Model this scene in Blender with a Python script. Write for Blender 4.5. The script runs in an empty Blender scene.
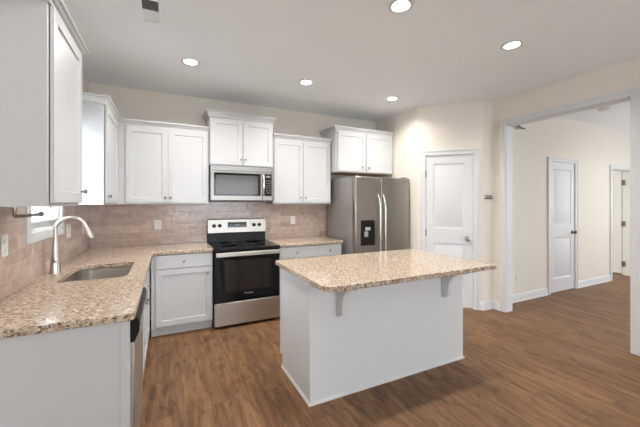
import bpy, bmesh, math, random
from mathutils import Vector, Matrix
random.seed(7)
R = math.radians
SC = bpy.context.scene
COL = SC.collection
PI = math.pi

# ------------------------------------------------------------ camera
cd = bpy.data.cameras.new('camera'); cam = bpy.data.objects.new('camera', cd); COL.objects.link(cam)
cd.sensor_width = 36; cd.lens = 312.49 / 640 * 36; cd.shift_y = -10.67 / 640; cd.clip_start = .02
cam.location = (.785, -4.273, 1.407); cam.rotation_euler = (R(90), 0, R(-26.123))
SC.camera = cam
# ------------------------------------------------------------ world, exposure
w = bpy.data.worlds.new('world'); SC.world = w; w.use_nodes = True
bg = w.node_tree.nodes['Background']; bg.inputs[0].default_value = (.86, .93, 1, 1); bg.inputs[1].default_value = 4.2
SC.view_settings.view_transform = 'Standard'; SC.view_settings.look = 'None'
SC.view_settings.gamma = 1; SC.view_settings.use_curve_mapping = False
SC.view_settings.exposure = 0.36
LAMP_W = 10.5        # each recessed lamp
LAMP_C = (1, .965, .925)
DAY_C = (.84, .93, 1)
def area(name, loc, rot, sx, sy, power, col, spread=180):
    l = bpy.data.lights.new(name, 'AREA'); l.shape = 'RECTANGLE'; l.size = sx; l.size_y = sy
    l.energy = power; l.color = col; l.spread = R(spread)
    o = bpy.data.objects.new(name, l); COL.objects.link(o); o.location = loc; o.rotation_euler = rot
    return o
# daylight at the sink window; rear, front, hall and bedroom lamps are added fill
KD = dict(rear=.40, front=.30, sink=11, hall=.4, bed=.8)
area('fill_rear', (2.4, -8.45, 1.45), (R(90), 0, 0), 3.0, 1.7, 100 * KD['rear'], DAY_C)
area('fill_front', (7.0, -8.45, 1.45), (R(90), 0, 0), 2.4, 1.7, 100 * KD['front'], DAY_C)
area('daylight_sink', (-.16, -1.38, 1.65), (0, R(-90), 0), .85, .62, 10 * KD['sink'], DAY_C)
area('fill_hall', (9.45, -3.3, 1.5), (0, R(90), 0), 1.3, 1.6, 25 * KD['hall'], DAY_C)
area('fill_bedroom', (9.0, .9, 1.5), (R(-90), 0, 0), 1.2, 1.3, 18 * KD['bed'], DAY_C)

# ------------------------------------------------------------ materials
def newmat(name):
    m = bpy.data.materials.new(name); m.use_nodes = True
    return m, m.node_tree, m.node_tree.nodes['Principled BSDF']
def plain(name, col, rough=.5, metal=0, noise=0, nscale=30, bump=0, bscale=200, spec=.5, coat=0):
    m, t, b = newmat(name)
    b.inputs['Roughness'].default_value = rough; b.inputs['Metallic'].default_value = metal
    b.inputs['Specular IOR Level'].default_value = spec; b.inputs['Coat Weight'].default_value = coat
    tc = t.nodes.new('ShaderNodeTexCoord')
    n = t.nodes.new('ShaderNodeTexNoise'); n.inputs['Scale'].default_value = nscale
    t.links.new(tc.outputs['Object'], n.inputs['Vector'])
    mx = t.nodes.new('ShaderNodeMix'); mx.data_type = 'RGBA'
    k = noise
    mx.inputs[6].default_value = (*[c * (1 - k) for c in col], 1); mx.inputs[7].default_value = (*[min(1, c * (1 + k)) for c in col], 1)
    t.links.new(n.outputs['Fac'], mx.inputs[0]); t.links.new(mx.outputs[2], b.inputs['Base Color'])
    if bump:
        n2 = t.nodes.new('ShaderNodeTexNoise'); n2.inputs['Scale'].default_value = bscale
        t.links.new(tc.outputs['Object'], n2.inputs['Vector'])
        bp = t.nodes.new('ShaderNodeBump'); bp.inputs['Strength'].default_value = bump; bp.inputs['Distance'].default_value = .002
        t.links.new(n2.outputs['Fac'], bp.inputs['Height']); t.links.new(bp.outputs[0], b.inputs['Normal'])
    return m
def emit(name, col, s):
    m, t, b = newmat(name); b.inputs['Base Color'].default_value = (*col, 1)
    b.inputs['Emission Color'].default_value = (*col, 1); b.inputs['Emission Strength'].default_value = s
    return m
def brushed(name, col, rough, axis):
    m, t, b = newmat(name); b.inputs['Metallic'].default_value = 1
    b.inputs['Base Color'].default_value = (*col, 1)
    tc = t.nodes.new('ShaderNodeTexCoord'); mp = t.nodes.new('ShaderNodeMapping')
    sc = [400, 400, 400]; sc[axis] = 4; mp.inputs['Scale'].default_value = sc
    n = t.nodes.new('ShaderNodeTexNoise'); n.inputs['Scale'].default_value = 1; n.inputs['Detail'].default_value = 3
    t.links.new(tc.outputs['Object'], mp.inputs[0]); t.links.new(mp.outputs[0], n.inputs['Vector'])
    mr = t.nodes.new('ShaderNodeMapRange'); mr.inputs[3].default_value = rough - .06; mr.inputs[4].default_value = rough + .08
    t.links.new(n.outputs['Fac'], mr.inputs[0]); t.links.new(mr.outputs[0], b.inputs['Roughness'])
    bp = t.nodes.new('ShaderNodeBump'); bp.inputs['Strength'].default_value = .08; bp.inputs['Distance'].default_value = .001
    t.links.new(n.outputs['Fac'], bp.inputs['Height']); t.links.new(bp.outputs[0], b.inputs['Normal'])
    return m

def ramp(t, pts):
    r = t.nodes.new('ShaderNodeValToRGB'); e = r.color_ramp.elements
    while len(e) < len(pts): e.new(.5)
    for q, (p, c) in zip(e, pts): q.position = p; q.color = (*c, 1)
    return r
def mixc(t, mode, fac, a, b):
    mx = t.nodes.new('ShaderNodeMix'); mx.data_type = 'RGBA'; mx.blend_type = mode
    for s, v in ((0, fac), (6, a), (7, b)):
        if isinstance(v, (int, float)): mx.inputs[s].default_value = v
        elif isinstance(v, tuple): mx.inputs[s].default_value = (*v, 1)
        else: t.links.new(v, mx.inputs[s])
    return mx.outputs[2]

def wood_floor():
    m, t, b = newmat('plank_floor'); L = t.links.new
    tc = t.nodes.new('ShaderNodeTexCoord'); mp = t.nodes.new('ShaderNodeMapping')
    mp.inputs['Rotation'].default_value = (0, 0, R(90)); L(tc.outputs['Object'], mp.inputs[0])
    br = t.nodes.new('ShaderNodeTexBrick'); br.offset = .37; br.offset_frequency = 2
    br.inputs['Scale'].default_value = 1; br.inputs['Brick Width'].default_value = 1.22; br.inputs['Row Height'].default_value = .178
    br.inputs['Mortar Size'].default_value = .0014; br.inputs['Mortar Smooth'].default_value = .4
    br.inputs['Color1'].default_value = (0, 0, 0, 1); br.inputs['Color2'].default_value = (1, 1, 1, 1); br.inputs['Mortar'].default_value = (.5, .5, .5, 1)
    L(mp.outputs[0], br.inputs['Vector'])
    # per-plank shift of the grain
    vs = t.nodes.new('ShaderNodeVectorMath'); vs.operation = 'MULTIPLY_ADD'
    vs.inputs[1].default_value = (7, 13, 3); L(br.outputs['Color'], vs.inputs[0]); L(mp.outputs[0], vs.inputs[2])
    g = t.nodes.new('ShaderNodeMapping'); g.inputs['Scale'].default_value = (1.0, 9, 1); L(vs.outputs[0], g.inputs[0])
    n1 = t.nodes.new('ShaderNodeTexNoise'); n1.inputs['Scale'].default_value = 2.2; n1.inputs['Detail'].default_value = 7; n1.inputs['Roughness'].default_value = .62; n1.inputs['Distortion'].default_value = .9
    L(g.outputs[0], n1.inputs['Vector'])
    g2 = t.nodes.new('ShaderNodeMapping'); g2.inputs['Scale'].default_value = (3, 70, 1); L(vs.outputs[0], g2.inputs[0])
    n2 = t.nodes.new('ShaderNodeTexNoise'); n2.inputs['Scale'].default_value = 1.5; n2.inputs['Detail'].default_value = 4; L(g2.outputs[0], n2.inputs['Vector'])
    g3 = t.nodes.new('ShaderNodeMapping'); g3.inputs['Scale'].default_value = (1.6, 4.5, 1); L(vs.outputs[0], g3.inputs[0])
    n3 = t.nodes.new('ShaderNodeTexNoise'); n3.inputs['Scale'].default_value = 2.4; n3.inputs['Detail'].default_value = 3; n3.inputs['Distortion'].default_value = 1.6; L(g3.outputs[0], n3.inputs['Vector'])
    r1 = ramp(t, [(.25, (.085, .040, .017)), (.42, (.165, .083, .037)), (.58, (.24, .128, .061)), (.75, (.315, .18, .092))]); L(n1.outputs['Fac'], r1.inputs[0])
    r2 = ramp(t, [(.3, (.82, .80, .79)), (.7, (1.08, 1.08, 1.08))]); L(n2.outputs['Fac'], r2.inputs[0])
    c = mixc(t, 'MULTIPLY', .8, r1.outputs[0], r2.outputs[0])
    r3 = ramp(t, [(.30, (.50, .46, .44)), (.47, (1, 1, 1))]); L(n3.outputs['Fac'], r3.inputs[0])
    c = mixc(t, 'MULTIPLY', .85, c, r3.outputs[0])
    r4 = ramp(t, [(0, (.86, .86, .87)), (1, (1.12, 1.10, 1.08))]); L(br.outputs['Color'], r4.inputs[0])
    c = mixc(t, 'MULTIPLY', 1.0, c, r4.outputs[0])
    c = mixc(t, 'MIX', br.outputs['Fac'], c, (.10, .055, .03))
    L(c, b.inputs['Base Color'])
    mr = t.nodes.new('ShaderNodeMapRange'); mr.inputs[3].default_value = .42; mr.inputs[4].default_value = .56; b.inputs['Specular IOR Level'].default_value = .35; L(n1.outputs['Fac'], mr.inputs[0]); L(mr.outputs[0], b.inputs['Roughness'])
    bp = t.nodes.new('ShaderNodeBump'); bp.inputs['Strength'].default_value = .25; bp.inputs['Distance'].default_value = .001
    L(n2.outputs['Fac'], bp.inputs['Height']); L(bp.outputs[0], b.inputs['Normal'])
    return m
def tile(name, ax):
    m, t, b = newmat(name); L = t.links.new
    tc = t.nodes.new('ShaderNodeTexCoord'); sp = t.nodes.new('ShaderNodeSeparateXYZ'); cb = t.nodes.new('ShaderNodeCombineXYZ')
    L(tc.outputs['Object'], sp.inputs[0]); L(sp.outputs[ax], cb.inputs[0]); L(sp.outputs[2], cb.inputs[1])
    mp = t.nodes.new('ShaderNodeMapping'); mp.inputs['Location'].default_value = (.04, -.904, 0); L(cb.outputs[0], mp.inputs[0])
    br = t.nodes.new('ShaderNodeTexBrick'); br.offset = .5
    br.inputs['Scale'].default_value = 1; br.inputs['Brick Width'].default_value = .305; br.inputs['Row Height'].default_value = .0775
    br.inputs['Mortar Size'].default_value = .0022; br.inputs['Mortar Smooth'].default_value = .3
    br.inputs['Color1'].default_value = (.47, .355, .30, 1); br.inputs['Color2'].default_value = (.62, .495, .43, 1); br.inputs['Mortar'].default_value = (.64, .55, .49, 1)
    L(mp.outputs[0], br.inputs['Vector'])
    n = t.nodes.new('ShaderNodeTexNoise'); n.inputs['Scale'].default_value = 14; n.inputs['Detail'].default_value = 4; L(mp.outputs[0], n.inputs['Vector'])
    r = ramp(t, [(.3, (.86, .84, .82)), (.7, (1.1, 1.1, 1.1))]); L(n.outputs['Fac'], r.inputs[0])
    L(mixc(t, 'MULTIPLY', 1, br.outputs['Color'], r.outputs[0]), b.inputs['Base Color'])
    b.inputs['Roughness'].default_value = .16
    n2 = t.nodes.new('ShaderNodeTexNoise'); n2.inputs['Scale'].default_value = 16; n2.inputs['Detail'].default_value = 1; L(mp.outputs[0], n2.inputs['Vector'])
    b1 = t.nodes.new('ShaderNodeBump'); b1.inputs['Strength'].default_value = .7; b1.inputs['Distance'].default_value = .004; L(n2.outputs['Fac'], b1.inputs['Height'])
    b2 = t.nodes.new('ShaderNodeBump'); b2.invert = True; b2.inputs['Strength'].default_value = .6; b2.inputs['Distance'].default_value = .002
    L(br.outputs['Fac'], b2.inputs['Height']); L(b1.outputs[0], b2.inputs['Normal']); L(b2.outputs[0], b.inputs['Normal'])
    return m
def granite():
    m, t, b = newmat('speckled_granite'); L = t.links.new
    tc = t.nodes.new('ShaderNodeTexCoord'); mp = t.nodes.new('ShaderNodeMapping')
    mp.inputs['Rotation'].default_value = (0, 0, R(35)); mp.inputs['Scale'].default_value = (1, 1.7, 1.3); L(tc.outputs['Object'], mp.inputs[0])
    def nz(s, d=3, r=.6, off=0):
        n = t.nodes.new('ShaderNodeTexNoise'); n.inputs['Scale'].default_value = s; n.inputs['Detail'].default_value = d; n.inputs['Roughness'].default_value = r
        q = t.nodes.new('ShaderNodeMapping'); q.inputs['Location'].default_value = (off, off * 1.3, off * .7); L(mp.outputs[0], q.inputs[0]); L(q.outputs[0], n.inputs['Vector']); return n.outputs['Fac']
    a = ramp(t, [(.33, (.29, .205, .14)), (.45, (.46, .35, .25)), (.55, (.59, .485, .37)), (.68, (.70, .62, .52))]); L(nz(34, 5, .7), a.inputs[0])
    c = a.outputs[0]
    s1 = ramp(t, [(.0, (1, 1, 1)), (.555, (1, 1, 1)), (.60, (0, 0, 0))]); L(nz(70, 3, .6, 5), s1.inputs[0])     # tan-brown flecks
    c = mixc(t, 'MIX', s1.outputs[0], (.25, .15, .09), c)
    s2 = ramp(t, [(.0, (1, 1, 1)), (.60, (1, 1, 1)), (.635, (0, 0, 0))]); L(nz(74, 2, .5, 11), s2.inputs[0])   # near-black flecks
    c = mixc(t, 'MIX', s2.outputs[0], (.035, .03, .028), c)
    s3 = ramp(t, [(.0, (1, 1, 1)), (.62, (1, 1, 1)), (.66, (0, 0, 0))]); L(nz(60, 2, .5, 23), s3.inputs[0])    # pale quartz
    c = mixc(t, 'MIX', s3.outputs[0], (.76, .71, .63), c)
    s4 = ramp(t, [(.0, (1, 1, 1)), (.63, (1, 1, 1)), (.67, (0, 0, 0))]); L(nz(60, 2, .5, 37), s4.inputs[0])    # grey
    c = mixc(t, 'MIX', s4.outputs[0], (.30, .27, .24), c)
    L(c, b.inputs['Base Color']); b.inputs['Roughness'].default_value = .1
    return m
def carcass_wood():
    m, t, b = newmat('raw_plywood'); L = t.links.new
    tc = t.nodes.new('ShaderNodeTexCoord'); mp = t.nodes.new('ShaderNodeMapping'); mp.inputs['Scale'].default_value = (3, 30, 30); L(tc.outputs['Object'], mp.inputs[0])
    n = t.nodes.new('ShaderNodeTexNoise'); n.inputs['Scale'].default_value = 2; L(mp.outputs[0], n.inputs['Vector'])
    r = ramp(t, [(.3, (.50, .31, .17)), (.7, (.68, .46, .28))]); L(n.outputs['Fac'], r.inputs[0]); L(r.outputs[0], b.inputs['Base Color'])
    return m
def glass(name):
    m, t, b = newmat(name); b.inputs['Transmission Weight'].default_value = 1; b.inputs['Roughness'].default_value = 0; b.inputs['IOR'].default_value = 1.45
    return m

WALL = plain('beige_wall_paint', (.77, .71, .635), .75, noise=.015, nscale=3, bump=.15, bscale=350)
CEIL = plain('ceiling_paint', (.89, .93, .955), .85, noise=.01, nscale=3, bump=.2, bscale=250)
FLOOR = wood_floor()
ISLW = plain('island_white', (.73, .75, .765), .4, noise=.01, nscale=5)
WHITE = plain('cabinet_white', (.585, .59, .595), .32, noise=.01, nscale=5)
TRIM = plain('trim_white', (.68, .685, .69), .5, noise=.01, nscale=5)
KICK = plain('toe_kick_grey', (.62, .62, .61), .5)
GRAN = granite()
TILEX = tile('taupe_tile_back', 0); TILEY = tile('taupe_tile_left', 1)
STEEL = brushed('brushed_steel', (.54, .51, .47), .40, 0)
STEELZ = brushed('brushed_steel_tall', (.36, .335, .305), .30, 0)
STEELM = brushed('microwave_steel_dimmed', (.31, .295, .275), .34, 0)  # microwave shares the range steel; darkened here to stand in for dimmer reflections
SINK = brushed('sink_steel', (.60, .57, .53), .30, 1)
NICKEL = plain('satin_nickel', (.62, .58, .53), .28, 1)
PEWTER = plain('dark_pewter', (.20, .19, .18), .35, 1)
CHROME = plain('polished_handle', (.80, .79, .77), .22, 1)
FSIDE = plain('fridge_side_grey', (.31, .295, .28), .42, .3, noise=.03, nscale=200)
BLACK = plain('black_plastic', (.010, .010, .011), .35, spec=.25)
BGLASS = plain('black_glass', (.006, .006, .007), .07, spec=.35)
MWGLASS = plain('microwave_window', (.075, .07, .062), .12, noise=.1, nscale=400, spec=.35)
OVGLASS = plain('oven_window', (.018, .013, .010), .08, spec=.5)
DGREY = plain('dark_grey', (.09, .09, .09), .5)
PLATE = plain('outlet_plate', (.78, .76, .72), .4)
CREAM = plain('cream_door_warm_lit_jamb', (.66, .62, .54), .4)
LAMPM = emit('lamp_lens', (1, .96, .9), 20)
PLY = carcass_wood()
GLASS = glass('window_glass')
BLIND = plain('blind_slat', (.86, .87, .88), .5)
LOGO = plain('logo_silver', (.65, .65, .66), .3, .6)
BRONZE = plain('dark_hinge', (.16, .12, .09), .4, .8)

# ------------------------------------------------------------ mesh helpers
class MB:
    def __init__(s): s.bm = bmesh.new()
    def box(s, x0, x1, y0, y1, z0, z1):
        v = [s.bm.verts.new(p) for p in ((x0,y0,z0),(x1,y0,z0),(x1,y1,z0),(x0,y1,z0),(x0,y0,z1),(x1,y0,z1),(x1,y1,z1),(x0,y1,z1))]
        for f in ((0,3,2,1),(4,5,6,7),(0,1,5,4),(1,2,6,5),(2,3,7,6),(3,0,4,7)): s.bm.faces.new([v[i] for i in f])
        return s
    def rings(s, rings, cap=True, closed=False):
        vs = [[s.bm.verts.new(p) for p in r] for r in rings]
        n = len(vs[0]); m = len(vs)
        for i in range(m if closed else m - 1):
            A, B = vs[i], vs[(i + 1) % m]
            for k in range(n): s.bm.faces.new((A[k], A[(k+1) % n], B[(k+1) % n], B[k]))
        if cap and not closed: s.bm.faces.new(vs[0][::-1]); s.bm.faces.new(vs[-1])
        return s
    def tube(s, path, rad, seg=12, squash=None):
        P = [Vector(p) for p in path]; rs = rad if isinstance(rad, (list, tuple)) else [rad] * len(P)
        out = []; up = None
        for i, p in enumerate(P):
            t = (P[min(i+1, len(P)-1)] - P[max(i-1, 0)]).normalized()
            if up is None: up = Vector((0,0,1)) if abs(t.z) < .9 else Vector((1,0,0))
            a = t.cross(up).normalized(); b = a.cross(t).normalized(); up = b
            out.append([p + rs[i] * (math.cos(2*PI*k/seg) * a + math.sin(2*PI*k/seg) * b) for k in range(seg)])
        return s.rings(out)
    def lathe(s, prof, origin=(0,0,0), axis='z', seg=24):
        o = Vector(origin); out = []
        for r, h in prof:
            r = max(r, 1e-4); ring = []
            for k in range(seg):
                c, d = r*math.cos(2*PI*k/seg), r*math.sin(2*PI*k/seg)
                ring.append(o + {'z': Vector((c,d,h)), '-z': Vector((c,-d,-h)), '-y': Vector((c,-h,d)), 'y': Vector((d,h,c)), 'x': Vector((h,c,d)), '-x': Vector((-h,d,c))}[axis])
            out.append(ring)
        return s.rings(out)
    def prism(s, poly, axis, a, b):
        def q(p, t): return {'x': (t, p[0], p[1]), 'y': (p[0], t, p[1]), 'z': (p[0], p[1], t)}[axis]
        return s.rings([[q(p, a) for p in poly], [q(p, b) for p in poly]])
    def sweep(s, prof, path, n0=None, n1=None, z=0):
        # prof (outward, height), path in xy; outward is to the right of travel
        P = [Vector(p) for p in path]; out = []
        for i, p in enumerate(P):
            if i == 0 and n0: m = Vector(n0)
            elif i == len(P)-1 and n1: m = Vector(n1)
            else:
                ns = []
                if i > 0: d = (P[i]-P[i-1]).normalized(); ns.append(Vector((d.y, -d.x)))
                if i < len(P)-1: d = (P[i+1]-P[i]).normalized(); ns.append(Vector((d.y, -d.x)))
                m = sum(ns, Vector((0,0))).normalized(); m = m / m.dot(ns[0])
            out.append([(p.x + m.x*o, p.y + m.y*o, z + h) for o, h in prof])
        return s.rings(out)
    def panel(s, x0, x1, z0, z1, yf, th, cells_x, cells_z, cells, steps):
        # slab facing -y, front at yf; cells = (i, j) grid cells that get the inset steps (thickness, depth)
        X = [x0] + cells_x + [x1]; Z = [z0] + cells_z + [z1]; bm = s.bm; fr = {}; bk = {}
        for i, x in enumerate(X):
            for j, z in enumerate(Z): fr[i,j] = bm.verts.new((x, yf, z)); bk[i,j] = bm.verts.new((x, yf+th, z))
        sel = []
        for i in range(len(X)-1):
            for j in range(len(Z)-1):
                f = bm.faces.new((fr[i,j], fr[i+1,j], fr[i+1,j+1], fr[i,j+1]))
                if (i,j) in cells: sel.append(f)
                bm.faces.new((bk[i,j], bk[i,j+1], bk[i+1,j+1], bk[i+1,j]))
        nx, nz = len(X)-1, len(Z)-1
        for i in range(nx):
            bm.faces.new((fr[i,0], bk[i,0], bk[i+1,0], fr[i+1,0])); bm.faces.new((fr[i,nz], fr[i+1,nz], bk[i+1,nz], bk[i,nz]))
        for j in range(nz):
            bm.faces.new((fr[0,j], fr[0,j+1], bk[0,j+1], bk[0,j])); bm.faces.new((fr[nx,j], bk[nx,j], bk[nx,j+1], fr[nx,j+1]))
        for f in sel:
            f.normal_update()
            for th_, dp in steps: bmesh.ops.inset_region(bm, faces=[f], thickness=th_, depth=dp, use_even_offset=True)
        return s
    def build(s, name, m, parent=None, bevel=0, loc=(0,0,0), rot=0, smooth=True, seg=2):
        bmesh.ops.recalc_face_normals(s.bm, faces=s.bm.faces[:])
        me = bpy.data.meshes.new(name); s.bm.to_mesh(me); s.bm.free(); me.materials.append(m)
        if smooth:
            for p in me.polygons: p.use_smooth = True
            me.set_sharp_from_angle(angle=R(32))
        o = bpy.data.objects.new(name, me); COL.objects.link(o); o.location = loc; o.rotation_euler = (0,0,rot)
        if parent: o.parent = parent
        if bevel:
            b = o.modifiers.new('bevel', 'BEVEL'); b.width = bevel; b.segments = seg; b.limit_method = 'ANGLE'; b.angle_limit = R(40)
        return o
def thing(name, label, cat, loc=(0,0,0), rot=0, group=None):
    o = bpy.data.objects.new(name, None); COL.objects.link(o); o.empty_display_size = .1
    o.location = loc; o.rotation_euler = (0,0,rot); o['label'] = label; o['category'] = cat
    if group: o['group'] = group
    return o
def tag(o, label, cat, group=None):
    o['label'] = label; o['category'] = cat
    if group: o['group'] = group
    return o
def struct(o): o['kind'] = 'structure'; return o
def B(*a): return MB().box(*a)
def copy_tree(o, parent=None):
    c = o.copy(); COL.objects.link(c)
    if parent: c.parent = parent
    for ch in o.children: copy_tree(ch, c)
    return c

# ------------------------------------------------------------ room shell
H = 2.755
def wall(name, A, Bp, holes=(), th=.12, m=None, z1=H):
    # inner face along A->B, thickness to the left of travel
    A = Vector(A); Bp = Vector(Bp); L = (Bp-A).length; ang = math.atan2(Bp.y-A.y, Bp.x-A.x)
    mb = MB(); s = 0
    for (a, b, z0, zt) in sorted(holes):
        mb.box(s, a, 0, th, 0, z1)
        if z0 > 0: mb.box(a, b, 0, th, 0, z0)
        if zt < z1: mb.box(a, b, 0, th, zt, z1)
        s = b
    mb.box(s, L, 0, th, 0, z1)
    return struct(mb.build(name, m or WALL, None, 0, (A.x, A.y, 0), ang, smooth=False))
struct(B(-.12, 10.2, -8.62, 1.2, -.1, 0).build('floor', FLOOR, smooth=False))
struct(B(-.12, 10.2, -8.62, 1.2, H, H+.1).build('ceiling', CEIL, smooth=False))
wall('wall_left', (0, -8.5), (0, 0), [(8.5-1.70, 8.5-1.06, 1.215, 2.13)])
wall('wall_back', (-.12, 0), (3.912, 0))
wall('wall_alcove', (3.912, .12), (3.912, -.967))
DA, DB = Vector((3.912, -.967)), Vector((4.514, -1.535))
DL = (DB-DA).length; DANG = math.atan2(DB.y-DA.y, DB.x-DA.x)
PD0, PD1 = .107, .711
wall('wall_pantry', DA, DB, [(PD0, PD1, 0, 2.055)])
wall('wall_stub', (4.514, -1.535), (4.825, -1.535))
OY0, OY1, OZ = -1.713, -2.931, 2.41
wall('wall_right', (4.70, -1.535), (4.70, -8.5), [(-1.535-OY0, -1.535-OY1, 0, OZ)], th=.125)
HY = -1.51
wall('wall_hall', (4.825, HY), (9.6, HY), [(6.075-4.825, 6.785-4.825, 0, 2.05), (8.03-4.825, 8.79-4.825, 0, 2.03)])
wall('wall_hall_end', (9.6, 1.1), (9.6, -8.5), [(3.6, 5.2, .85, 2.15)])
wall('wall_bedroom', (6.9, 1.0), (9.6, 1.0))
wall('wall_rear', (9.6, -8.5), (0, -8.5), [(9.6-8.2, 9.6-5.8, .6, 2.3), (9.6-3.9, 9.6-.9, .6, 2.3)])
# opening lining and casing
lin = MB().box(4.70, 4.825, OY0-.012, OY0, 0, OZ-.012).box(4.70, 4.825, OY1, OY1+.012, 0, OZ-.012).box(4.70, 4.825, OY1, OY0, OZ-.012, OZ)
struct(lin.build('trim_1', TRIM, None, 0, smooth=False))
cs = MB().box(4.682, 4.70, OY0-.004, OY0+.058, 0, OZ+.058).box(4.682, 4.70, OY1-.058, OY1+.004, 0, OZ+.058).box(4.682, 4.70, OY1+.004, OY0-.004, OZ-.004, OZ+.058)
cs.box(4.676, 4.684, OY0+.044, OY0+.062, 0, OZ+.062).box(4.676, 4.684, OY1-.062, OY1-.044, 0, OZ+.062).box(4.676, 4.684, OY1-.062, OY0+.062, OZ+.044, OZ+.062)
struct(cs.build('trim_2', TRIM, None, .002, smooth=False))
# baseboards
BP = [(0,0),(.022,0),(.022,.012),(.014,.024),(.014,.09),(.009,.103),(.003,.113),(0,.113)]
def base(name, path): struct(MB().sweep(BP, path).build(name, TRIM))
base('baseboard_pantry', [tuple(DA + (DB-DA)*(PD1+.066)/DL), tuple(DB), (4.70, -1.535), (4.70, OY0+.063)])
base('baseboard_alcove', [(3.912, 0), (3.912, -.92)])
base('baseboard_right', [(4.70, OY1-.063), (4.70, -8.5)])
base('baseboard_hall', [(4.825, HY), (6.005, HY)])
base('baseboard_hall_far', [(6.855, HY), (7.96, HY)])
base('baseboard_left', [(0, -8.5), (0, -2.62)])

# interior doors ------------------------------------------------
def door_slab(W, Ht, two=True):
    s = .105; top = Ht-.115; bot = .22
    mid0, mid1 = .86, 1.06
    return MB().panel(.003, W-.003, .012, Ht-.004, 0, .035, [s, W-s], [bot, mid0, mid1, top], [(1,1),(1,3)], [(.012, -.009), (.022, .001), (.014, .006)])
def casing(W, Ht, cw=.062):
    mb = MB()
    mb.box(-cw, .0, -.017, 0, 0, Ht+cw).box(W, W+cw, -.017, 0, 0, Ht+cw).box(0, W, -.017, 0, Ht, Ht+cw)
    mb.box(-cw-.002, -cw+.014, -.023, -.015, 0, Ht+cw).box(W+cw-.014, W+cw+.002, -.023, -.015, 0, Ht+cw).box(-cw-.002, W+cw+.002, -.023, -.015, Ht+cw-.014, Ht+cw+.002)
    return mb
def knob(parent, x, z, y=0, m=NICKEL):
    k = MB().lathe([(.0,0),(.032,0),(.032,.004),(.012,.008),(.011,.03),(.022,.036),(.029,.048),(.026,.062),(.0,.066)], (x, y, z), '-y')
    return k.build('door_handle', m, parent)
def hinge(parent, x, z, y=0, m=BRONZE):
    h = MB().box(x-.010, x+.012, y-.004, y+.004, z-.045, z+.045); h.tube([(x, y-.006, z-.048), (x, y-.006, z+.048)], .006, 8)
    return h.build('hinge', m, parent)
def interior_door(name, loc, rot, W, Ht, hm=NICKEL, hinges=(.22, 1.0, 1.80), kx=None):
    d = struct(door_slab(W, Ht).build(name, TRIM, None, 0, loc, rot))
    casing(W, Ht).build('door_casing', TRIM, d, .002)
    (MB().box(-.001, .003, -.001, .12, 0, Ht).box(W-.003, W+.001, -.001, .12, 0, Ht).box(0, W, -.001, .12, Ht-.003, Ht+.001)).build('door_jamb', TRIM, d, smooth=False)
    for z in hinges: hinge(d, .004, z, 0, hm)
    knob(d, kx or W-.07, .93, 0, CHKNOB if hm is PEWTER else hm)
    return d
CHKNOB = plain('aged_nickel', (.36, .34, .32), .3, 1)
dd = (DB-DA).normalized(); p = DA + dd*PD0
interior_door('door_1', (p.x, p.y, 0), DANG, PD1-PD0, 2.055, PEWTER)
interior_door('door_2', (6.075, HY, 0), 0, .71, 2.05, BRONZE)
# far hall doorway with its door standing open inward
d3 = struct(MB().panel(.003, .745, .03, 2.02, 0, .035, [.105, .64], [.22, .86, 1.06, 1.9], [(1,1),(1,3)], [(.012,-.009),(.022,.001),(.014,.006)]).build('door_3', CREAM, None, 0, (8.765, -.64, 0), R(-90)))
for z in (.22, 1.0, 1.8):
    (MB().box(.742, .80, -.004, .003, z-.05, z+.05).tube([(.765,-.007,z-.05),(.765,-.007,z+.05)], .008, 8)).build('hinge', BRONZE, d3)
fr = MB().box(7.968, 8.03, HY-.017, HY, 0, 2.092).box(8.79, 8.852, HY-.017, HY, 0, 2.092).box(8.03, 8.79, HY-.017, HY, 2.03, 2.092)
t3 = struct(fr.build('trim_3', TRIM, None, .002, smooth=False))
MB().box(8.03, 8.042, HY, HY+.12, 0, 2.03).box(8.778, 8.79, HY, HY+.12, 0, 2.03).box(8.042, 8.778, HY, HY+.12, 2.018, 2.03).build('door_jamb', CREAM, t3, smooth=False)  # white jamb coloured cream to stand in for warm light falling on it

# window over the sink --------------------------------------------
WY0, WY1, WZ0, WZ1 = -1.70, -1.06, 1.215, 2.13
wn = struct(MB().box(-.0, .02, WY0-.065, WY0, WZ0-.065, WZ1+.065).box(0, .02, WY1, WY1+.065, WZ0-.065, WZ1+.065).box(0, .02, WY0, WY1, WZ0-.065, WZ0).box(0, .02, WY0, WY1, WZ1, WZ1+.065).build('window_1', TRIM, None, .003, smooth=False))
(MB().box(-.12, 0, WY0, WY0+.012, WZ0, WZ1).box(-.12, 0, WY1-.012, WY1, WZ0, WZ1).box(-.12, 0, WY0, WY1, WZ0, WZ0+.012).box(-.12, 0, WY0, WY1, WZ1-.012, WZ1)).build('window_jamb', TRIM, wn, smooth=False)
zm = (WZ0+WZ1)/2
fm = MB()
for (a, b, xo) in ((WZ0+.012, zm+.02, -.075), (zm-.02, WZ1-.012, -.10)):
    fm.box(xo, xo+.025, WY0+.012, WY0+.05, a, b).box(xo, xo+.025, WY1-.05, WY1-.012, a, b).box(xo, xo+.025, WY0+.05, WY1-.05, a, a+.04).box(xo, xo+.025, WY0+.05, WY1-.05, b-.035, b)
fm.build('window_frame', TRIM, wn, .002, smooth=False)
B(-.066, -.062, WY0+.05, WY1-.05, WZ0+.05, zm-.015).build('glass_pane', GLASS, wn, smooth=False)
B(-.091, -.087, WY0+.05, WY1-.05, zm+.015, WZ1-.045).build('glass_pane', GLASS, wn, smooth=False)
bl = thing('window_blind', 'white horizontal slat blind hanging in the window over the sink', 'blind', (-.03, (WY0+WY1)/2, WZ0))
sl = MB(); z = .10
hw = (WY1-WY0)/2-.018
while z < WZ1-WZ0-.06:
    sl.prism([(-.018, z+.006), (.018, z-.004), (.018, z-.002), (-.018, z+.008)], 'y', -hw, hw); z += .034
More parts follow.
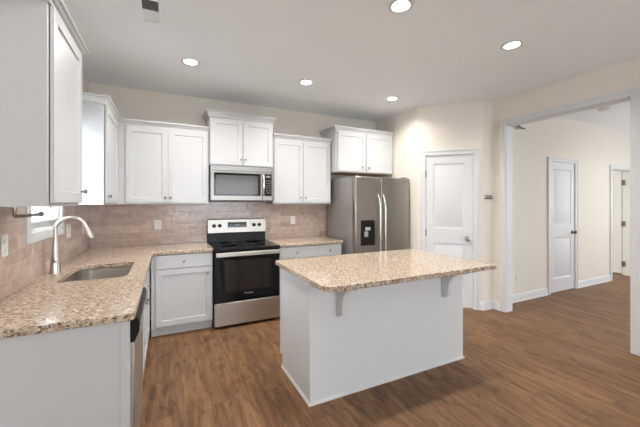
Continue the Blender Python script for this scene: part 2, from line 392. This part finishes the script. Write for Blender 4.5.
sl.build('slats', BLIND, bl, smooth=False)
B(-.02, .02, -hw, hw, .055, .072).build('bottom_rail', BLIND, bl, .002); B(-.024, .024, -hw, hw, WZ1-WZ0-.055, WZ1-WZ0-.014).build('head_rail', BLIND, bl, .002)

# unseen living-room and hall windows, added to bring in fill light
def added_window(name, x0, x1, y0, y1, z0, z1, axis):
    c = .07; t = .02
    if axis == 'y':
        m = MB().box(x0-c, x0, y1, y1+t, z0-c, z1+c).box(x1, x1+c, y1, y1+t, z0-c, z1+c).box(x0, x1, y1, y1+t, z0-c, z0).box(x0, x1, y1, y1+t, z1, z1+c)
    else:
        m = MB().box(x0-t, x0, y0-c, y0, z0-c, z1+c).box(x0-t, x0, y1, y1+c, z0-c, z1+c).box(x0-t, x0, y0, y1, z0-c, z0).box(x0-t, x0, y0, y1, z1, z1+c)
    struct(m.build(name, TRIM, None, .003, smooth=False))
added_window('added_window_2', .9, 3.9, -8.62, -8.5, .6, 2.3, 'y')
added_window('added_window_3', 5.8, 8.2, -8.62, -8.5, .6, 2.3, 'y')
added_window('added_window_4', 9.6, 9.72, -4.1, -2.5, .85, 2.15, 'x')

# ------------------------------------------------------------ backsplash (slabs of tile on the wall)
T = .008; UZ = 1.39; CZ = .904
bs = MB().box(0, 3.035, -T, -.0003, CZ-.03, UZ+.03)
tag(bs.build('tile_backsplash', TILEX, None, 0, smooth=False), 'glossy taupe subway tile backsplash behind the range on the back wall', 'backsplash')
ls = MB().box(0, T, -2.58, WY0-.066, CZ-.03, UZ+.03).box(0, T, WY0-.066, WY1+.066, CZ-.03, WZ0-.066).box(0, T, WY1+.066, -T, CZ-.03, UZ+.03)
tag(ls.build('tile_backsplash', TILEY, None, 0, smooth=False), 'glossy taupe subway tile backsplash around the window over the sink', 'backsplash')
struct(B(3.035, 3.05, -.012, 0, CZ, UZ).build('trim_4', TRIM, None, .002))

# ------------------------------------------------------------ cabinets
def knob_small(parent, x, y, z):
    return MB().lathe([(0,0),(.006,0),(.0055,.012),(.009,.016),(.0145,.022),(.0145,.026),(.009,.031),(0,.032)], (x, y, z), '-y', 16).build('knob', KNOB, parent)
DNICK = plain('dark_nickel', (.30, .28, .26), .35, 1)
KNOB = plain('pewter_knob', (.34, .33, .31), .3, 1)
CROWN = [(0,0),(.012,0),(.014,.020),(.026,.030),(.032,.048),(.044,.052),(.044,.07),(0,.07)]
def front(parent, kind, x0, x1, z0, z1, D, knobs):
    fw = .057
    if kind == 'door':
        mb = MB().panel(x0, x1, z0, z1, -D-.02, .0155, [x0+fw, x1-fw], [z0+fw, z1-fw], [(1,1)], [(.003, -.009)])
    else:
        mb = MB().panel(x0, x1, z0, z1, -D-.02, .0155, [], [], [], [])
    o = mb.build(kind, WHITE, parent, .0012)
    for kx, kz in knobs: knob_small(o, kx, -D-.02, kz)
    return o
def cabinet(label, loc, rot, W, D, Ht, fronts, toe=0, crown=None, group=None, name='wall_cabinet', cat='cabinet', under=False, open_top=False):
    c = thing(name, label, cat, loc, rot, group)
    if open_top:
        mb = MB().box(0, .018, -D, 0, toe, Ht).box(W-.018, W, -D, 0, toe, Ht).box(.018, W-.018, -D, 0, toe, toe+.018).box(.018, W-.018, -D, -D+.018, toe+.018, Ht)
    else: mb = B(0, W, -D, 0, toe, Ht)
    mb.build('body', WHITE, c, .001)
    if toe: B(0, W, -D+.06, 0, 0, toe).build('toe_kick', KICK, c)
    for f in fronts: front(c, f[0], f[1], f[2], f[3], f[4], D, f[5])
    if crown:
        path, n0, n1 = crown[:3]; ks = crown[3] if len(crown) > 3 else 1
        MB().sweep([(o, h*ks) for o, h in CROWN], path, n0, n1, Ht-.03).build('crown_moulding', WHITE, c)
    if under: B(.02, W-.02, -D+.02, -.01, -.004, .0).build('bottom_panel', PLY, c)
    return c
g = .004
UH = .885     # upper box height: 1.39 -> 2.275, crown to 2.315
G_UP = None
D = .305
# cab A, nearest on the left wall (local x = world y)
UHA = .945; YA0, YA1 = -2.48, -1.925; WA = YA1-YA0
cabinet('white single-door wall cabinet nearest the camera, hanging on the left wall over the counter end', (0, YA0, UZ), R(90), WA, D, UHA,
    [('door', .018, WA-.012, .018, UHA-.032, [(WA-.045, .085)])], crown=([(0, 0), (0, -D), (WA, -D), (WA, 0)], None, None, .65))
YB0 = -1.08; WB = -YB0
cabinet('white wall cabinet in the far left corner, beyond the window over the sink', (0, YB0, UZ), R(90), WB-.002, D, UH,
    [('door', .018, .70, .018, UH-.032, [(.05, .075)])], crown=([(0, 0), (0, -D), (WB-D, -D)], None, (-1, -1)))
X1 = .3055
cabinet('white two-door wall cabinet left of the microwave on the back wall', (X1, 0, UZ), 0, 1.238-X1, D, UH,
    [('door', .385-X1, .795-X1, .018, UH-.032, [(.772-X1, .077)]), ('door', .801-X1, 1.226-X1, .018, UH-.032, [(.826-X1, .077)])], crown=([(0, -D), (1.238-X1, -D)], (1, -1), None))
cabinet('short white two-door wall cabinet mounted above the microwave, raised above its neighbours', (1.245, 0, 1.862), 0, .785, D+.03, .61,
    [('door', .012, .389, .012, .563, [(.365, .08)]), ('door', .396, .773, .012, .563, [(.42, .08)])], crown=([(0, 0), (0, -D-.03), (.785, -D-.03), (.785, 0)], None, None))
cabinet('white two-door wall cabinet between microwave and refrigerator', (2.04, 0, UZ), 0, 2.90-2.04, D, UH,
    [('door', .012, .425, .018, UH-.032, [(.385, .087)]), ('door', .431, .848, .018, UH-.032, [(.455, .087)])], crown=([(0, -D), (.86, -D)], None, None))
cabinet('deep white two-door wall cabinet mounted above the refrigerator', (2.915, 0, 1.845), 0, .99, .44, .60,
    [('door', .022, .485, .012, .568, [(.42, .075)]), ('door', .50, .975, .012, .568, [(.535, .075)])], crown=([(0, 0), (0, -.44), (.99, -.44)], None, None), under=True)

BH = CZ-.036; BD = .61
# base run on the back wall
cabinet('white base cabinet with one drawer and one door, left of the range', (.64, -.002, 0), 0, 1.245-.64, BD-.002, BH,
    [('drawer', .041, .593, .715, .858, [(.31, .787)]), ('door', .041, .593, .115, .705, [(.55, .64)])], toe=.1, name='base_cabinet')
cabinet('white base cabinet with one wide two-knob drawer, between range and refrigerator', (2.015, -.002, 0), 0, 2.905-2.015, BD-.002, BH,
    [('drawer', .012, .878, .715, .858, [(.235, .782), (.70, .782)]), ('door', .012, .442, .115, .705, [(.40, .65)]), ('door', .448, .878, .115, .705, [(.49, .65)])], toe=.1, name='base_cabinet')
# base run on the left wall
cabinet('white base cabinet with a drawer at the inner corner of the left counter', (.002, -1.09, 0), R(90), 1.088, BD-.002, BH,
    [('drawer', .012, .40, .715, .858, [(.08, .79)]), ('door', .012, .40, .115, .705, [(.08, .645)])], toe=.1, name='base_cabinet')
cabinet('white sink base cabinet between the dishwasher and the corner', (.002, -1.945, 0), R(90), .853, BD-.002, BH,
    [('drawer_front', .012, .84, .715, .858, []), ('door', .012, .423, .115, .705, [(.385, .645)]), ('door', .429, .84, .115, .705, [(.467, .645)])], toe=.1, name='sink_cabinet', open_top=True)
ep = thing('end_panel', 'grey-white finished panel closing the near end of the left counter', 'cabinet panel', (.002, -2.588, 0))
B(0, .628, 0, .03, 0, BH).build('panel', WHITE, ep, .001); B(.592, .63, -.006, 0, 0, BH).build('edge_stile', WHITE, ep, .001)

# dishwasher ----------------------------------------------------
dw = thing('dishwasher', 'stainless dishwasher with black control top at the near end of the left counter', 'dishwasher', (.02, -2.555, 0), R(90))
W = .603
B(.004, W-.004, -.58, 0, .1, .862).build('tub', DGREY, dw); B(.004, W-.004, -.54, -.02, 0, .1).build('toe_kick', BLACK, dw)
B(.004, W-.004, -.628, -.582, .12, .745).build('door', STEEL, dw, .006)
cp = MB().prism([(-.582,.747),(-.628,.747),(-.646,.790),(-.650,.835),(-.640,.862),(-.582,.862)], 'x', .004, W-.004).build('control_panel', BLACK, dw, .003)
MB().prism([(-.6285,.748),(-.6465,.790),(-.6505,.835),(-.6525,.835),(-.6485,.789),(-.6305,.747)], 'x', .012, W-.012).build('front_plate', STEEL, cp)

# ------------------------------------------------------------ countertops
def rounded(poly, rads, n=6):
    out = []; m = len(poly)
    for i, (p, r) in enumerate(zip(poly, rads)):
        p = Vector(p); a = (Vector(poly[i-1])-p).normalized(); b = (Vector(poly[(i+1) % m])-p).normalized()
        if r == 0: out.append(tuple(p)); continue
        A = p+a*r; Bq = p+b*r; c = p+a*r+b*r
        for k in range(n+1):
            t = k/n*PI/2; out.append(tuple(c - b*r*math.cos(t) - a*r*math.sin(t)))
    return out
CT = .036
def slab_obj(name, label, outer, hole=None, z=CZ, th=CT, cat='countertop'):
    bm = bmesh.new(); ov = [bm.verts.new((x, y, z-th)) for x, y in outer]; es = [bm.edges.new((ov[i], ov[(i+1) % len(ov)])) for i in range(len(ov))]
    if hole:
        hv = [bm.verts.new((x, y, z-th)) for x, y in hole]; es += [bm.edges.new((hv[i], hv[(i+1) % len(hv)])) for i in range(len(hv))]
    r = bmesh.ops.triangle_fill(bm, edges=es, use_beauty=True, use_dissolve=True)
    fs = [f for f in bm.faces]
    ex = bmesh.ops.extrude_face_region(bm, geom=fs)
    bmesh.ops.translate(bm, vec=(0,0,th), verts=[v for v in ex['geom'] if isinstance(v, bmesh.types.BMVert)])
    mb = MB(); mb.bm.free(); mb.bm = bm
    o = mb.build(name, GRAN, None, .005, seg=3)
    return tag(o, label, cat)
SX0, SX1, SY0, SY1 = .150, .537, -1.775, -1.160
SR = [.03, .07, .04, .10]
hole = rounded([(SX0,SY0),(SX1,SY0),(SX1,SY1),(SX0,SY1)], SR, 6)
slab_obj('countertop', 'L-shaped speckled beige granite countertop holding the sink', rounded([(T+.001,-T-.001),(T+.001,-2.612),(.652,-2.612),(.652,-.648),(1.247,-.648),(1.247,-T-.001)], [0,0,.025,.012,.01,0]), hole)
slab_obj('countertop', 'short beige granite countertop between range and refrigerator', rounded([(2.012,-T-.001),(2.012,-.648),(2.912,-.648),(2.912,-T-.001)], [0,.01,.01,0]))
slab_obj('island_countertop', 'wide beige granite top of the kitchen island', rounded([(1.632,-1.64),(1.632,-2.628),(3.205,-2.628),(3.205,-1.64)], [.03,.07,.03,.03]))

# sink ----------------------------------------------------------
sk = thing('kitchen_sink', 'undermount stainless steel sink basin set in the left granite counter', 'sink', ((SX0+SX1)/2, (SY0+SY1)/2, CZ-CT))
cx, cy = (SX0+SX1)/2, (SY0+SY1)/2
def rr(hx, hy, r): return rounded([(-hx,-hy),(hx,-hy),(hx,hy),(-hx,hy)], [r*q/.06 for q in SR], 6)
hx, hy = (SX1-SX0)/2, (SY1-SY0)/2
rg = []
for (ex, z, r) in ((.016,0,.06),(.016,-.002,.06),(.004,-.003,.062),(.003,-.16,.06),(-.012,-.195,.05),(-.04,-.205,.04),(-.14,-.209,.02)):
    rg.append([(x,y,z) for x,y in rr(hx+ex, hy+ex, r)])
MB().rings(rg[1:], cap=False).build('basin', SINK, sk)
sb = MB(); q = [sb.bm.verts.new(p) for p in rg[-1]]; sb.bm.faces.new(q); ob = sb.build('basin_floor', SINK, sk)
MB().lathe([(.045,-.209),(.045,-.206),(.036,-.206),(.030,-.208),(.0,-.2085)], (0,0,0), 'z').build('drain', CHROME, sk)

# faucet --------------------------------------------------------
fc = thing('kitchen_faucet', 'tall satin nickel gooseneck pull-down faucet behind the sink', 'faucet', (.070, -1.432, CZ))
MB().lathe([(.0,0),(.034,0),(.034,.004),(.032,.01),(.030,.05),(.025,.12),(.0195,.20),(.0155,.25),(.0,.251)]).build('body', NICKEL, fc)
r = .089; a_end = R(162)
pts = [(0,0,.245), (0,0,.28)] + [(r-r*math.cos(t), 0, .305+r*math.sin(t)) for t in [a_end*k/18 for k in range(19)]]
MB().tube(pts, .0135, 16).build('spout', NICKEL, fc)
e = Vector(pts[-1]); dr = (e-Vector(pts[-2])).normalized()
MB().tube([e-dr*.008, e+dr*.004, e+dr*.012, e+dr*.05, e+dr*.095, e+dr*.102], [.0145,.0155,.016,.019,.021,.019], 16).build('spray_head', NICKEL, fc)
MB().tube([(0,-.022,.085),(0,-.045,.09),(0,-.055,.10),(.0,-.062,.16)], [.011,.010,.007,.006], 10).build('lever', NICKEL, fc)

# towel bar under cabinet A -------------------------------------
tb = thing('paper_towel_holder', 'brushed metal bar holder hanging under the nearest left wall cabinet', 'towel holder', (.15, -2.34, UZ))
MB().lathe([(.0,0),(.022,0),(.022,.004),(.0,.005)], (0,0,0), '-z').build('mount', NICKEL, tb)
MB().tube([(0,0,-.002),(0,0,-.036),(0,.004,-.043),(0,.011,-.047),(0,.335,-.047)], .0085, 10).build('bar', DNICK, tb)
MB().lathe([(.0,.33),(.013,.33),(.0155,.337),(.014,.345),(.0,.348)], (0,0,-.047), 'y').build('end_cap', DNICK, tb)

# ------------------------------------------------------------ range
RX, RW = 1.2525, .753
rn = thing('electric_range', 'stainless and black glass electric range standing against the back wall', 'range', (RX, 0, 0))
B(0, RW, -.635, -.03, .03, .88).build('body', BLACK, rn)
for x in (.05, RW-.05):
    for y in (-.58, -.09): MB().lathe([(.0,0),(.02,0),(.02,.03),(0,.03)], (x,y,0)).build('foot', BLACK, rn)
ct = MB().prism([(-.03,.88),(-.03,.901),(-.693,.901),(-.702,.893),(-.702,.872),(-.69,.866),(-.635,.866),(-.635,.88)], 'x', -.001, RW+.001).build('cooktop', BGLASS, rn, .002)
for x, y, r in ((.2,-.5,.105),(.55,-.5,.085),(.2,-.22,.08),(.55,-.22,.105)):
    MB().lathe([(r,0),(r,.0006),(r-.004,.0006),(r-.004,0)], (x,y,.901), 'z', 40).build('burner_ring', DGREY, ct)
dr_ = MB().panel(.004, RW-.004, .292, .862, -.682, .044, [.10, RW-.10], [.40, .77], [(1,1)], [(.002,-.0015)]).build('oven_door', BGLASS, rn, .004)
B(.12, RW-.12, -.6812, -.680, .415, .755).build('door_window', OVGLASS, dr_)
hd = MB().box(.012, RW-.012, -.738, -.722, .808, .858).build('handle', STEEL, dr_, .006, seg=3)
for xa in (.03, RW-.075): B(xa, xa+.045, -.722, -.682, .815, .85).build('handle_bracket', STEEL, dr_, .003)
B(.004, RW-.004, -.684, -.637, .035, .287).build('drawer', STEEL, rn, .005)
bgd = MB().prism([(-.012,.901),(-.012,1.186),(-.055,1.190),(-.075,1.182),(-.092,1.022),(-.070,1.015),(-.070,.901)], 'x', 0, RW).build('backguard', BLACK, rn, .002)
MB().prism([(-.0925,1.02),(-.0755,1.183),(-.058,1.191),(-.015,1.188),(-.015,1.192),(-.06,1.195),(-.079,1.187),(-.096,1.02)], 'x', .0, RW).build('control_panel', STEEL, bgd, .001)
yk = -.086
for x in (.076,.146,.590,.664):
    k = MB().lathe([(0,0),(.024,0),(.024,.008),(.020,.012),(.018,.03),(.0,.032)], (x, yk-.002, 1.112), '-y', 20); k.box(x-.003, x+.003, yk-.038, yk-.03, 1.094, 1.130); k.build('knob', BLACK, bgd)
MB().prism([(-.0915,1.085),(-.0845,1.153),(-.0865,1.153),(-.0935,1.085)], 'x', .246, .492).build('display', BGLASS, bgd)
MB().box(.345,.40,-.0945,-.0905,1.108,1.126).build('clock_digits', plain('display_blue',(.10,.14,.22),.2), bgd)

def text(body, size, loc, m, parent, name='logo', ext=.0004):
    c = bpy.data.curves.new(name, 'FONT'); c.body = body; c.size = size; c.extrude = ext; c.align_x = 'CENTER'; c.align_y = 'CENTER'
    o = bpy.data.objects.new(name+'_src', c); COL.objects.link(o)
    dg = bpy.context.evaluated_depsgraph_get(); me = bpy.data.meshes.new_from_object(o.evaluated_get(dg))
    bpy.data.objects.remove(o); me.materials.clear(); me.materials.append(m)
    me.transform(Matrix.Translation(loc) @ Matrix.Rotation(R(90), 4, 'X'))
    q = bpy.data.objects.new(name, me); COL.objects.link(q); q.parent = parent; return q
text('Whirlpool', .024, (RW/2, -.6832, .375), LOGO, dr_)

# ------------------------------------------------------------ microwave
mw = thing('microwave_oven', 'stainless over-the-range microwave hanging between the wall cabinets', 'microwave', (1.247, 0, 1.425))
MW, MH = .756, .434
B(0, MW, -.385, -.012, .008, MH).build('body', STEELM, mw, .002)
B(.01, MW-.01, -.375, -.03, 0, .0085).build('underside', BLACK, mw)
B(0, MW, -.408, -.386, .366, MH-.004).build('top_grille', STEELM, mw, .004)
B(.02, MW-.02, -.396, -.386, MH-.004, MH).build('vent_slot', DGREY, mw)
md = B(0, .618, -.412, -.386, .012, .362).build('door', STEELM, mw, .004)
B(.036, .600, -.4145, -.4115, .068, .345).build('door_glass', BGLASS, md, .004)
B(.062, .565, -.4155, -.4142, .090, .315).build('window_screen', MWGLASS, md)
pts = [(.633+0*k, -.4-.045*math.sin(PI*k/14)**.7, .07+.272*k/14) for k in range(15)]
mh = MB().tube(pts, .0125, 12).build('handle', CHROME, md)
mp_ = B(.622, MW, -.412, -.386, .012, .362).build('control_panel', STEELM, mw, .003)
B(.650, MW-.014, -.4145, -.4115, .068, .345).build('keypad', BGLASS, mp_, .003)
B(.664, MW-.03, -.4152, -.4142, .30, .325).build('clock', plain('clock_grey',(.24,.25,.25),.3), mp_)
bt = MB()
for i in range(3):
    for j in range(6): bt.box(.662+i*.024, .680+i*.024, -.4152, -.4142, .095+j*.031, .115+j*.031)
bt.build('buttons', DGREY, mp_)

# ------------------------------------------------------------ refrigerator
FX, FW = 2.975, .912
fg = thing('refrigerator', 'stainless side-by-side refrigerator with water dispenser in the alcove', 'refrigerator', (FX, 0, 0))
B(0, FW, -.765, -.05, .03, 1.755).build('case', FSIDE, fg, .004)
B(.02, FW-.02, -.75, -.7, 0, .06).build('base_grille', BLACK, fg)
split = .404
for nm, a, b in (('freezer_door', 0, split-.003), ('fridge_door', split+.003, FW)):
    d = B(a, b, -.845, -.771, .065, 1.752).build(nm, STEELZ, fg, .014, seg=4)
    hxp = split-.042 if a == 0 else split+.042
    pth = [(hxp, -.845-.052*min(1, math.sin(PI*k/24)*2.2)**.8 if 0 < k < 24 else -.843, .50+1.02*k/24) for k in range(25)]
    MB().tube(pth, .0125, 12).build('handle', CHROME, d)
    B(a+(0.02 if a == 0 else b-a-.10), a+(.1 if a == 0 else b-a-.02), -.81, -.76, 1.7565, 1.768).build('hinge_cover', DGREY, d, .004)
    if a == 0: fd = d
    else: rd = d
B(.083, .308, -.8475, -.8445, .845, 1.178).build('dispenser_panel', BGLASS, fd, .004)
dp = MB().box(.10, .292, -.849, -.847, .865, 1.06); dp.build('dispenser_recess', BLACK, fd, .002)
B(.150, .225, -.865, -.849, 1.045, 1.085).build('spout_block', plain('dispenser_grey',(.45,.46,.47),.3), fd, .003)
B(.135, .19, -.862, -.849, .96, 1.03).build('paddle', plain('paddle_grey',(.38,.39,.40),.3), fd, .003)
text('Whirlpool', .02, (FW-.09, -.8455, 1.70), DGREY, rd)

# ------------------------------------------------------------ island
IX0, IX1, IY0, IY1 = 1.682, 3.20, -2.29, -1.66
isl = cabinet('white kitchen island cabinet with a plain front panel on the wood floor', (IX1, IY0, 0), PI, IX1-IX0, IY1-IY0, BH,
    [('drawer', .012, .755, .715, .858, [(.38,.79)]), ('drawer', .763, 1.506, .715, .858, [(1.13,.79)]),
     ('door', .012, .38, .115, .705, [(.35,.65)]), ('door', .386, .755, .115, .705, [(.42,.65)]), ('door', .763, 1.131, .115, .705, [(1.10,.65)]), ('door', 1.137, 1.506, .115, .705, [(1.17,.65)])],
    toe=.1, name='kitchen_island', cat='kitchen island')
# local frame is turned half round: the seating side is local y = 0 .. , the left side is local x = W
IW = IX1-IX0; ID = IY1-IY0
MB().box(-.001, IW+.006, 0, .006, .0, BH).box(IW, IW+.006, -ID+.06, 0, .0, BH).box(IW, IW+.006, -ID, -ID+.06, .1, BH).build('cladding_panel', ISLW, isl, .001)
q = [(0,0),(.012,0),(.011,.008),(.006,.016),(0,.02)]
MB().sweep(q, [(IW+.006, -ID+.06), (IW+.006, .006), (-.001, .006), (-.001, -ID+.06)]).build('base_trim', TRIM, isl)
def corbel(x, label):
    # seating side faces world -y; profile in (y, z)
    pr = [(0, BH), (-.27, BH), (-.27, BH-.026), (-.245, BH-.034)]
    for k in range(9):
        t = k/8*PI/2; pr.append((-.245+.165*math.sin(t), BH-.034-.145*(1-math.cos(t))))
    pr += [(-.075, BH-.21), (-.07, BH-.245), (-.045, BH-.27), (0, BH-.28)]
    o = thing('corbel', label, 'bracket', (x, IY0-.0075, 0), 0, 'white brackets under the island overhang')
    MB().prism(pr, 'x', 0, .042).build('bracket_body', ISLW, o, .002)
    return o
c1 = corbel(1.888, 'white curved bracket under the left part of the island overhang')
c2 = copy_tree(c1); c2.location.x = 2.925; c2['label'] = 'white curved bracket under the right end of the island overhang'

# ------------------------------------------------------------ recessed lamps
def downlight(x, y, label, first=[None]):
    if first[0] is None:
        o = thing('recessed_light', label, 'ceiling light', (x, y, H), 0, 'recessed lights in the kitchen ceiling')
        MB().rings([[(r*math.cos(2*PI*k/40), r*math.sin(2*PI*k/40), z) for k in range(40)] for r, z in ((.086,-.0005),(.084,-.006),(.064,-.008),(.056,-.002))], cap=False).build('trim_ring', TRIM, o)
        MB().lathe([(.0,-.0005),(.0565,-.0005),(.054,-.005),(.0,-.007)], (0,0,0), 'z', 32).build('lens', LAMPM, o)
        first[0] = o
    else:
        o = copy_tree(first[0]); o.location = (x, y, H); o['label'] = label
    l = bpy.data.lights.new('downlight', 'AREA'); l.shape = 'DISK'; l.size = .13; l.energy = LAMP_W; l.color = LAMP_C; l.spread = R(150)
    lo = bpy.data.objects.new('downlight', l); COL.objects.link(lo); lo.location = (x, y, H-.02)
downlight(.99, -1.05, 'leftmost round recessed ceiling light, above the left counter corner')
downlight(2.185, -1.07, 'round recessed ceiling light nearest above the range and microwave')
downlight(3.40, -1.06, 'smallest-looking recessed ceiling light, in front of the refrigerator')
downlight(2.22, -2.60, 'round recessed ceiling light at the top edge, above the island')
downlight(3.43, -2.60, 'round recessed ceiling light above the right end of the island')
HALL_W = 18
def hidden_lamp(x, y, pw):
    o = MB().lathe([(.0,-.0005),(.08,-.0005),(.075,-.006),(.0,-.008)], (x,y,H), 'z', 32).build('ceiling_lamp', LAMPM)
    l = bpy.data.lights.new('downlight', 'AREA'); l.shape = 'DISK'; l.size = .14; l.energy = pw; l.color = LAMP_C; l.spread = R(160)
    lo = bpy.data.objects.new('downlight', l); COL.objects.link(lo); lo.location = (x, y, H-.02)
    return o
tag(hidden_lamp(.99, -2.60, LAMP_W), 'round recessed light above the near end of the left counter', 'ceiling light', 'recessed lights in the kitchen ceiling')
tag(hidden_lamp(7.4, -3.2, HALL_W), 'unseen round ceiling lamp added to brighten the hall', 'ceiling light')  # lamp out of view, added to lift the hall brightness
# ceiling register
vt = thing('ceiling_vent', 'white ceiling air register with two banks of louvres near the left cabinets', 'air vent', (.685, -1.785, H))
vw, vl = .085, .175
VENTW = plain('vent_white', (.90, .93, .95), .5)
MB().box(-vw, vw, -vl, -vl+.04, -.008, 0).box(-vw, vw, vl-.04, vl, -.008, 0).box(-vw, -vw+.034, -vl+.04, vl-.04, -.008, 0).box(vw-.036, vw, -vl+.04, vl-.04, -.008, 0).box(-vw+.034, vw-.036, -.006, .006, -.008, 0).build('frame', VENTW, vt, smooth=False)
B(-vw+.034, vw-.036, -vl+.04, vl-.04, -.0012, -.0002).build('duct_shadow', BLACK, vt)
for s in (-1, 1):
    mb = MB()
    for k in range(8):
        y = s*(.014+k*.0150)
        mb.prism([(y-.005*s, -.0015), (y-.0035*s, -.0015), (y+.0055*s, -.0085), (y+.004*s, -.0085)], 'x', -vw+.034, vw-.036)
    mb.build('louvre_bank', VENTW, vt)

# ------------------------------------------------------------ outlets and switches
def outlet(label, loc, rot, kind='outlet', gangs=1, h=.115):
    o = thing('electrical_outlet' if kind == 'outlet' else 'light_switch', label, 'outlet' if kind == 'outlet' else 'light switch', loc, rot)
    w_ = .036 + .023*(gangs-1)
    B(-w_, w_, -.006, 0, -h/2, h/2).build('cover_plate', PLATE, o, .002)
    for gI in range(gangs):
        x = (gI-(gangs-1)/2)*.046
        if kind == 'outlet':
            for z in (-.022, .022): MB().lathe([(0,0),(.016,0),(.016,.0025),(0,.0025)], (x,-.006,z), '-y', 20).build('socket', TRIM, o)
        else: B(x-.008, x+.008, -.011, -.006, -.02, .02).build('rocker', TRIM, o, .001)
    return o
outlet('white outlet on the backsplash left of the range', (.688, -T, 1.142), 0)
outlet('white outlet on the backsplash right of the range', (2.435, -T, 1.155), 0)
outlet('white outlet on the left wall tile at the picture edge', (T, -2.045, 1.178), R(90))
outlet('white double switch on the tile just beyond the sink window', (T, -.84, 1.16), R(90), 'switch', 2)
outlet('white outlet on the left wall tile close to the corner', (T, -.30, 1.14), R(90))
outlet('white light switch beside the closed hall door', (6.94, HY, 1.19), 0, 'switch', 1, .16)
outlet('white outlet low on the hall wall just past the opening', (5.27, HY, .345), 0)

# hooks on the stub wall
hk = thing('key_rack', 'small dark metal key hook rack on the narrow wall beside the pantry door', 'key rack', (4.60, -1.535, 1.47))
B(-.065, .075, -.008, 0, -.012, .002).build('rail', PEWTER, hk, .001)
for x in (-.05, -.018, .014, .046):
    MB().tube([(x,-.008,.03),(x,-.018,.028),(x,-.03,.018),(x,-.032,.0),(x,-.02,-.008),(x,-.006,-.004)], .0065, 8).build('hook', PEWTER, hk)
# small unidentified fixture high on the hall wall
sn = thing('hall_fixture', 'small white wall fixture with dark arm, high beside the opening in the hall', 'wall fixture', (5.24, HY, 2.50))
B(.0, .16, -.07, 0, -.05, .05).build('housing', PLATE, sn, .015, seg=4)
MB().tube([(-.03,-.02,.045),(-.035,-.05,.02),(-.03,-.06,-.025),(.02,-.075,-.045),(.08,-.075,-.045)], .011, 8).build('arm', PEWTER, sn)
# smoke detector
sd = thing('smoke_detector', 'round cream smoke detector on the hall ceiling', 'smoke detector', (6.40, -2.05, H))
MB().lathe([(0,0),(.07,0),(.07,.012),(.062,.03),(.03,.036),(0,.036)], (0,0,0), '-z').build('housing', PLATE, sd)
